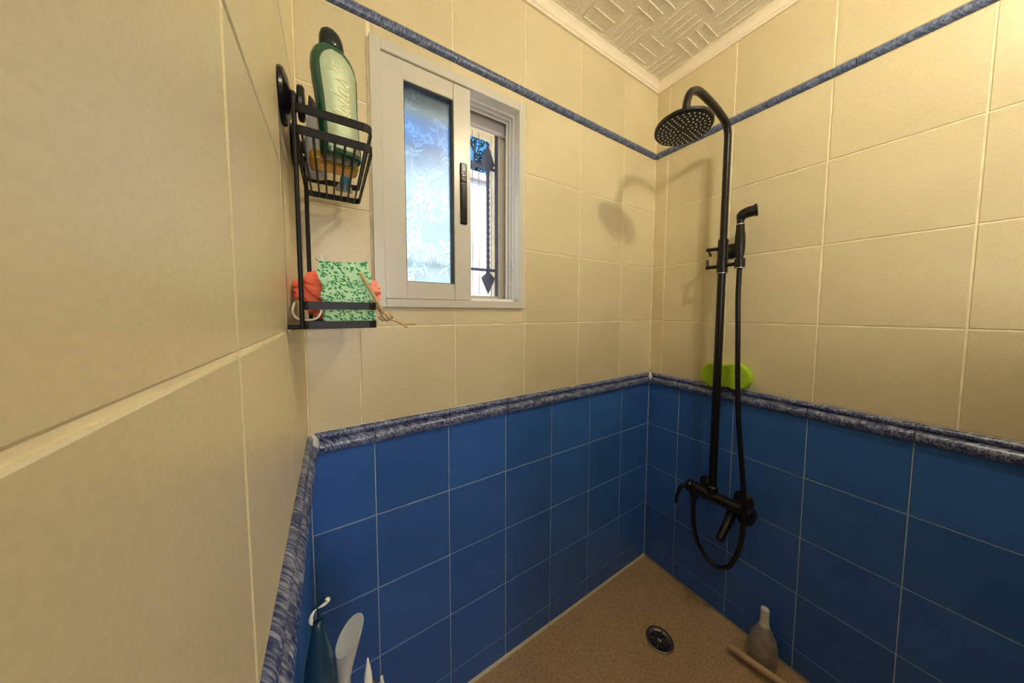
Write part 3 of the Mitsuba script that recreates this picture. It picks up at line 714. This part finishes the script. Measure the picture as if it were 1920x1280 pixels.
# green cellulose sponge in the lower tray
tag('cellulose_sponge', 'pale green porous sponge with a tan cord, standing in the lower tray', 'sponge')
NU, NV = 120, 130
uu, vv = np.meshgrid(np.linspace(0, 1, NU), np.linspace(0, 1, NV))
LEFT = np.array([(-1.2999, 1.1925), (-1.2996, 1.2028), (-1.297, 1.2107), (-1.2985, 1.2225), (-1.3025, 1.2296), (-1.3028, 1.2363), (-1.2996, 1.2475), (-1.3031, 1.2573), (-1.3068, 1.2703), (-1.3031, 1.2815), (-1.3035, 1.2870), (-1.308, 1.2915)])
RIGHT = np.array([(-1.226, 1.1925), (-1.2264, 1.2024), (-1.2284, 1.211), (-1.2309, 1.2225), (-1.2302, 1.2292), (-1.231, 1.2388), (-1.2329, 1.2532), (-1.2311, 1.258), (-1.2303, 1.2689), (-1.2344, 1.2793), (-1.2364, 1.2863), (-1.2341, 1.2924)])
TOP = np.array([(0, 1.2915), (.06, 1.2885), (.22, 1.2874), (.46, 1.2879), (.67, 1.2891), (.88, 1.2911), (1, 1.2927)])
zt = np.interp(uu, TOP[:, 0], TOP[:, 1])
zz2 = 1.1925 + vv * (zt - 1.1925)
_sl, _sr = spline(LEFT, 6), spline(RIGHT, 6)
xl, xr = np.interp(zz2, _sl[:, 1], _sl[:, 0]), np.interp(zz2, _sr[:, 1], _sr[:, 0])
xx2 = xl + uu * (xr - xl)
P2 = np.stack([xx2, np.zeros_like(xx2), zz2], -1)
prs = np.random.default_rng(11)
pit, NP = np.zeros_like(uu), 430
for i in range(NP):
    cx, cz = prs.uniform(-1.312, -1.222), prs.uniform(1.195, 1.297)
    a, L, w = prs.normal(-.6, .40), prs.choice([.0010, .0017, .0025, .0036], p=[.4, .34, .20, .06]), prs.uniform(.0007, .0012)
    dxp, dzp = xx2 - cx, zz2 - cz
    q = ((dxp * math.cos(a) + dzp * math.sin(a)) / L) ** 2 + ((-dxp * math.sin(a) + dzp * math.cos(a)) / w) ** 2
    pit = np.maximum(pit, np.clip(1.5 - q, 0, 1))
fine2 = meshkit.fbm(P2 * 900, 2)
front = np.stack([xx2, -.272 + .0032 * pit + .0007 * fine2 - .0025 * np.sin(uu * 3), zz2], -1)
back = np.stack([xx2, np.full_like(xx2, -.256), zz2], -1)
V = np.vstack([front.reshape(-1, 3), back.reshape(-1, 3)])
F, off = [], NU * NV
for i in range(NV - 1):
    for j in range(NU - 1):
        a = i * NU + j
        F += [[a, a + 1, a + NU + 1], [a, a + NU + 1, a + NU], [off + a, off + a + NU + 1, off + a + 1], [off + a, off + a + NU, off + a + NU + 1]]
edge = [j for j in range(NU)] + [i * NU + NU - 1 for i in range(1, NV)] + [(NV - 1) * NU + j for j in range(NU - 2, -1, -1)] + [i * NU for i in range(NV - 2, 0, -1)]
for a, b in zip(edge, edge[1:] + edge[:1]):
    F += [[a, off + b, b], [a, off + a, off + b]]
base, dark = np.array([.44, .72, .46]), np.array([.075, .34, .13])
colf = base * (.92 + .16 * fine2[..., None]) * (1 - pit[..., None]) + dark * pit[..., None]
col = np.vstack([colf.reshape(-1, 3), np.tile([.55, .66, .45], (off, 1))])
sm = trimesh.Trimesh(V, F, process=False)
scene['cellulose_sponge__body'] = mikit.ply(sm, 'foam_bumped', False, color=col)
S('cellulose_sponge__backing', sweep([(-1.3010, -.2535, 1.194), (-1.3010, -.2535, 1.300)], [(-.004, 0), (.012, 0), (.016, .003), (-.001, .003)], scale=np.array([1., .8])), 'pale_film', label='whitish back layer')
S('cellulose_sponge__cord', cat([tube(spline([(-1.2485, -.268, 1.275), (-1.243, -.2775, 1.264), (-1.2300, -.2790, 1.238), (-1.2190, -.274, 1.217), (-1.2105, -.266, 1.203)], 6), .0027, 8),
                                 tube(spline([(-1.2310, -.250, 1.236), (-1.2230, -.252, 1.222), (-1.2140, -.259, 1.206)], 6), .0024, 8),
                                 tube(spline([(-1.2060, -.262, 1.200), (-1.192, -.258, 1.195), (-1.176, -.253, 1.189), (-1.155, -.250, 1.1865)], 6), .0023, 8),
                                 tube(spline([(-1.2065, -.263, 1.199), (-1.192, -.262, 1.193), (-1.180, -.260, 1.187), (-1.172, -.259, 1.181)], 6), .0023, 8)]), 'cord_tan', 60, label='tan knotted cord')
knot = trimesh.creation.icosphere(3)
knot.apply_scale((.0108, .0085, .0092))
kv = knot.vertices
knot.vertices = kv * (1 + .16 * np.sin(kv[:, :1] * 900 + kv[:, 2:] * 700))
knot.apply_translation((-1.2085, -.264, 1.2015))
S('cellulose_sponge__knot', knot, 'cord_tan', True)

# coral mesh puff behind the sponge
tag('bath_puff', 'coral mesh bath puff with a pale loop, crammed behind the green sponge', 'bath puff')
m = trimesh.creation.icosphere(5)
v = m.vertices.copy()
n1 = meshkit.fbm(v * 2.3 + 5, 3)
fold = np.abs(np.sin(v[:, 0] * 7 + v[:, 2] * 5 + n1 * 9) * .5 + np.sin(v[:, 1] * 9 - v[:, 2] * 4 + n1 * 7) * .5)
rad = .84 + .22 * fold + .18 * (n1 - .5)
m.vertices = v * rad[:, None] * np.array([.072, .046, .046]) + np.array([-1.276, -.194, 1.2385])
low = np.clip((1.232 - m.vertices[:, 2]) / .012, 0, 1)
m.vertices[:, 0] = np.clip(m.vertices[:, 0], LX + .0015 + low * .0185, -1.206 - low * .027)
m.vertices[:, 2] = np.maximum(m.vertices[:, 2], 1.1872)
m.vertices[:, 1] = np.maximum(m.vertices[:, 1], -.2440)
cc = np.array([.80, .17, .085]) * (.75 + .5 * fold[:, None]) + np.array([.10, .14, .13]) * np.clip(v[:, :1], 0, 1) * 1.3
scene['bath_puff__netting'] = mikit.ply(m, 'foam_bumped', True, color=np.clip(cc, 0, 1))
S('bath_puff__loop', tube(spline([(-1.3385, -.235, 1.224), (-1.3390, -.262, 1.212), (-1.3355, -.274, 1.202), (-1.3290, -.279, 1.1975), (-1.3190, -.281, 1.1965), (-1.3090, -.280, 1.199), (-1.3035, -.276, 1.207), (-1.3025, -.260, 1.214)], 7), .0017, 8), 'cord_white', True, label='pale hanging loop')

# ------------------------------------------------------------------ wall shelf and what stands on it
ZS, YS = .590, -.345
tag('wall_shelf', 'small white shelf on the left wall, carrying three bottles', 'shelf')
S('wall_shelf__board', rbox(((LX + -1.232) / 2 + .0005, -.385, ZS - .006), (-1.232 - LX, .150, .012), .004, 10), 'white_plastic', 40)
S('wall_shelf__rail', tube([(LX + .006, -.458, ZS + .010), (-1.238, -.458, ZS + .010), (-1.236, -.315, ZS + .010)], .0028, 8), 'white_plastic', True)
a = np.arange(40) * 2 * np.pi / 40
ca, sa = np.cos(a)[:, None], np.sin(a)[:, None]
tag('slant_top_bottle', 'translucent whitish bottle with a slanted oval top, right of the dark teal bottle', 'bottle')
C0, A0, B0 = np.array([-1.2895, YS, ZS + .076]), np.array([.0086, 0, 0]), np.array([0, .0086, 0])
C1, A1, B1 = np.array([-1.2795, YS, ZS + .143]), np.array([.0165, .003, .0195]), np.array([-.0065, .0115, .0050])
rings = [np.array([-1.2895, YS, z]) + w * np.hstack([ca, sa, ca * 0]) for z, w in ((ZS + .0005, .0165), (ZS + .004, .0180), (ZS + .040, .0180), (ZS + .056, .0140), (ZS + .064, .0090))]
for t in np.linspace(0, 1, 12):
    e = t * t * (3 - 2 * t)
    rings.append(C0 + (C1 - C0) * t + ca * (A0 + (A1 - A0) * e) + sa * (B0 + (B1 - B0) * e))
S('slant_top_bottle__body', loft(rings), 'clear_white', 50)
_n = np.cross(A1, B1); _n /= np.linalg.norm(_n)
S('slant_top_bottle__top', loft([C1 + _n * h + (ca * A1 + sa * B1) * q for h, q in ((.0002, 1.03), (.0016, 1.03), (.0018, .95), (.0008, .86))]), 'pale_top', 40, label='slanted oval top')
tag('hook_bottle', 'dark teal bottle with an ivory edged hook on top, left of the whitish bottle', 'bottle')
hx = -1.3175
S('hook_bottle__body', loft([superring(w, d, z, 36, 2.2) + [hx, YS, 0] for z, w, d in ((ZS + .0005, .036, .030), (ZS + .004, .039, .034), (ZS + .105, .0385, .034), (ZS + .130, .033, .030), (ZS + .155, .024, .022), (ZS + .175, .0165, .015), (ZS + .186, .012, .011))]), 'teal_plastic', True)
hk = spline([(-1.3235, YS, .7740), (-1.3250, YS - .001, .7830), (-1.3245, YS - .001, .7910), (-1.3205, YS, .7970), (-1.3150, YS, .7985), (-1.3090, YS, .8000), (-1.3050, YS, .8035), (-1.3070, YS, .8060), (-1.3115, YS + .002, .8030), (-1.3150, YS + .003, .7930), (-1.3170, YS + .003, .7780)], 7)
S('hook_bottle__hook', tube(hk, .0023, 12), 'teal_plastic', True)
S('hook_bottle__hook__edge', tube(hk[3:52] + np.array([0, -.0016, 0]), .0019, 10, scale=np.interp(np.arange(49), [0, 5, 12, 18, 22, 28, 40, 48], [.6, 1.5, 1.3, .7, .3, 1.0, 1.6, .7])), 'ivory_plastic', True, label='ivory edge of the hook')
tag('nozzle_bottle', 'small bottle with a pointed ivory nozzle, right of the slant topped bottle', 'bottle')
S('nozzle_bottle__body', align(lathe([(0, 0), (.0105, 0), (.0115, .002), (.0115, .040), (.006, .050), (0, .050)], 28), (-1.2575, YS, ZS + .0005), (0, 0, 1)), 'smoke_plastic', 40)
S('nozzle_bottle__nozzle', align(lathe([(0, 0), (.0060, 0), (.0052, .016), (.0012, .042), (0, .043)], 20), (-1.2575, YS, ZS + .049), (0, 0, 1)), 'ivory_plastic', 40)

# ------------------------------------------------------------------ by the shower wall, on the floor
tag('squeeze_bottle', 'greyish bottle with a narrow pale neck standing on the shower floor by the right wall', 'bottle')
S('squeeze_bottle__body', align(lathe([(0, 0), (.033, 0), (.0365, .006), (.0385, .04), (.038, .075), (.033, .100), (.022, .122), (.0145, .140), (0, .140)], 36), (-.062, -.486, .0), (0, 0, 1)), 'smoke_plastic', True)
S('squeeze_bottle__neck', align(lathe([(0, 0), (.0145, 0), (.0125, .012), (.0115, .030), (.0125, .048), (.011, .060), (0, .062)], 28), (-.062, -.486, .139), (0, 0, 1)), 'ivory_plastic', 40)
tag('bath_brush', 'long pale brush handle lying on the shower floor in front of the greyish bottle', 'brush')
S('bath_brush__handle', tube(spline([(-.1295, -.409, .030), (-.1275, -.425, .031), (-.120, -.480, .032), (-.108, -.56, .034), (-.098, -.64, .036)], 6), .0095, 16, scale=np.interp(np.arange(25), [0, 1, 3, 24], [.3, .75, 1, 1.15])), 'pale_wood', True)
S('bath_brush__head', rbox((-.092, -.690, .037), (.050, .12, .020), .009, 16), 'pale_wood', True)
S('bath_brush__bristles', cat([tube([(-.092 + i * .006, -.690 + j * .011, .028), (-.092 + i * .0068, -.690 + j * .0113, .0005)], .0016, 5) for i in range(-3, 4) for j in range(-4, 5)]), 'bristle', kind='stuff')
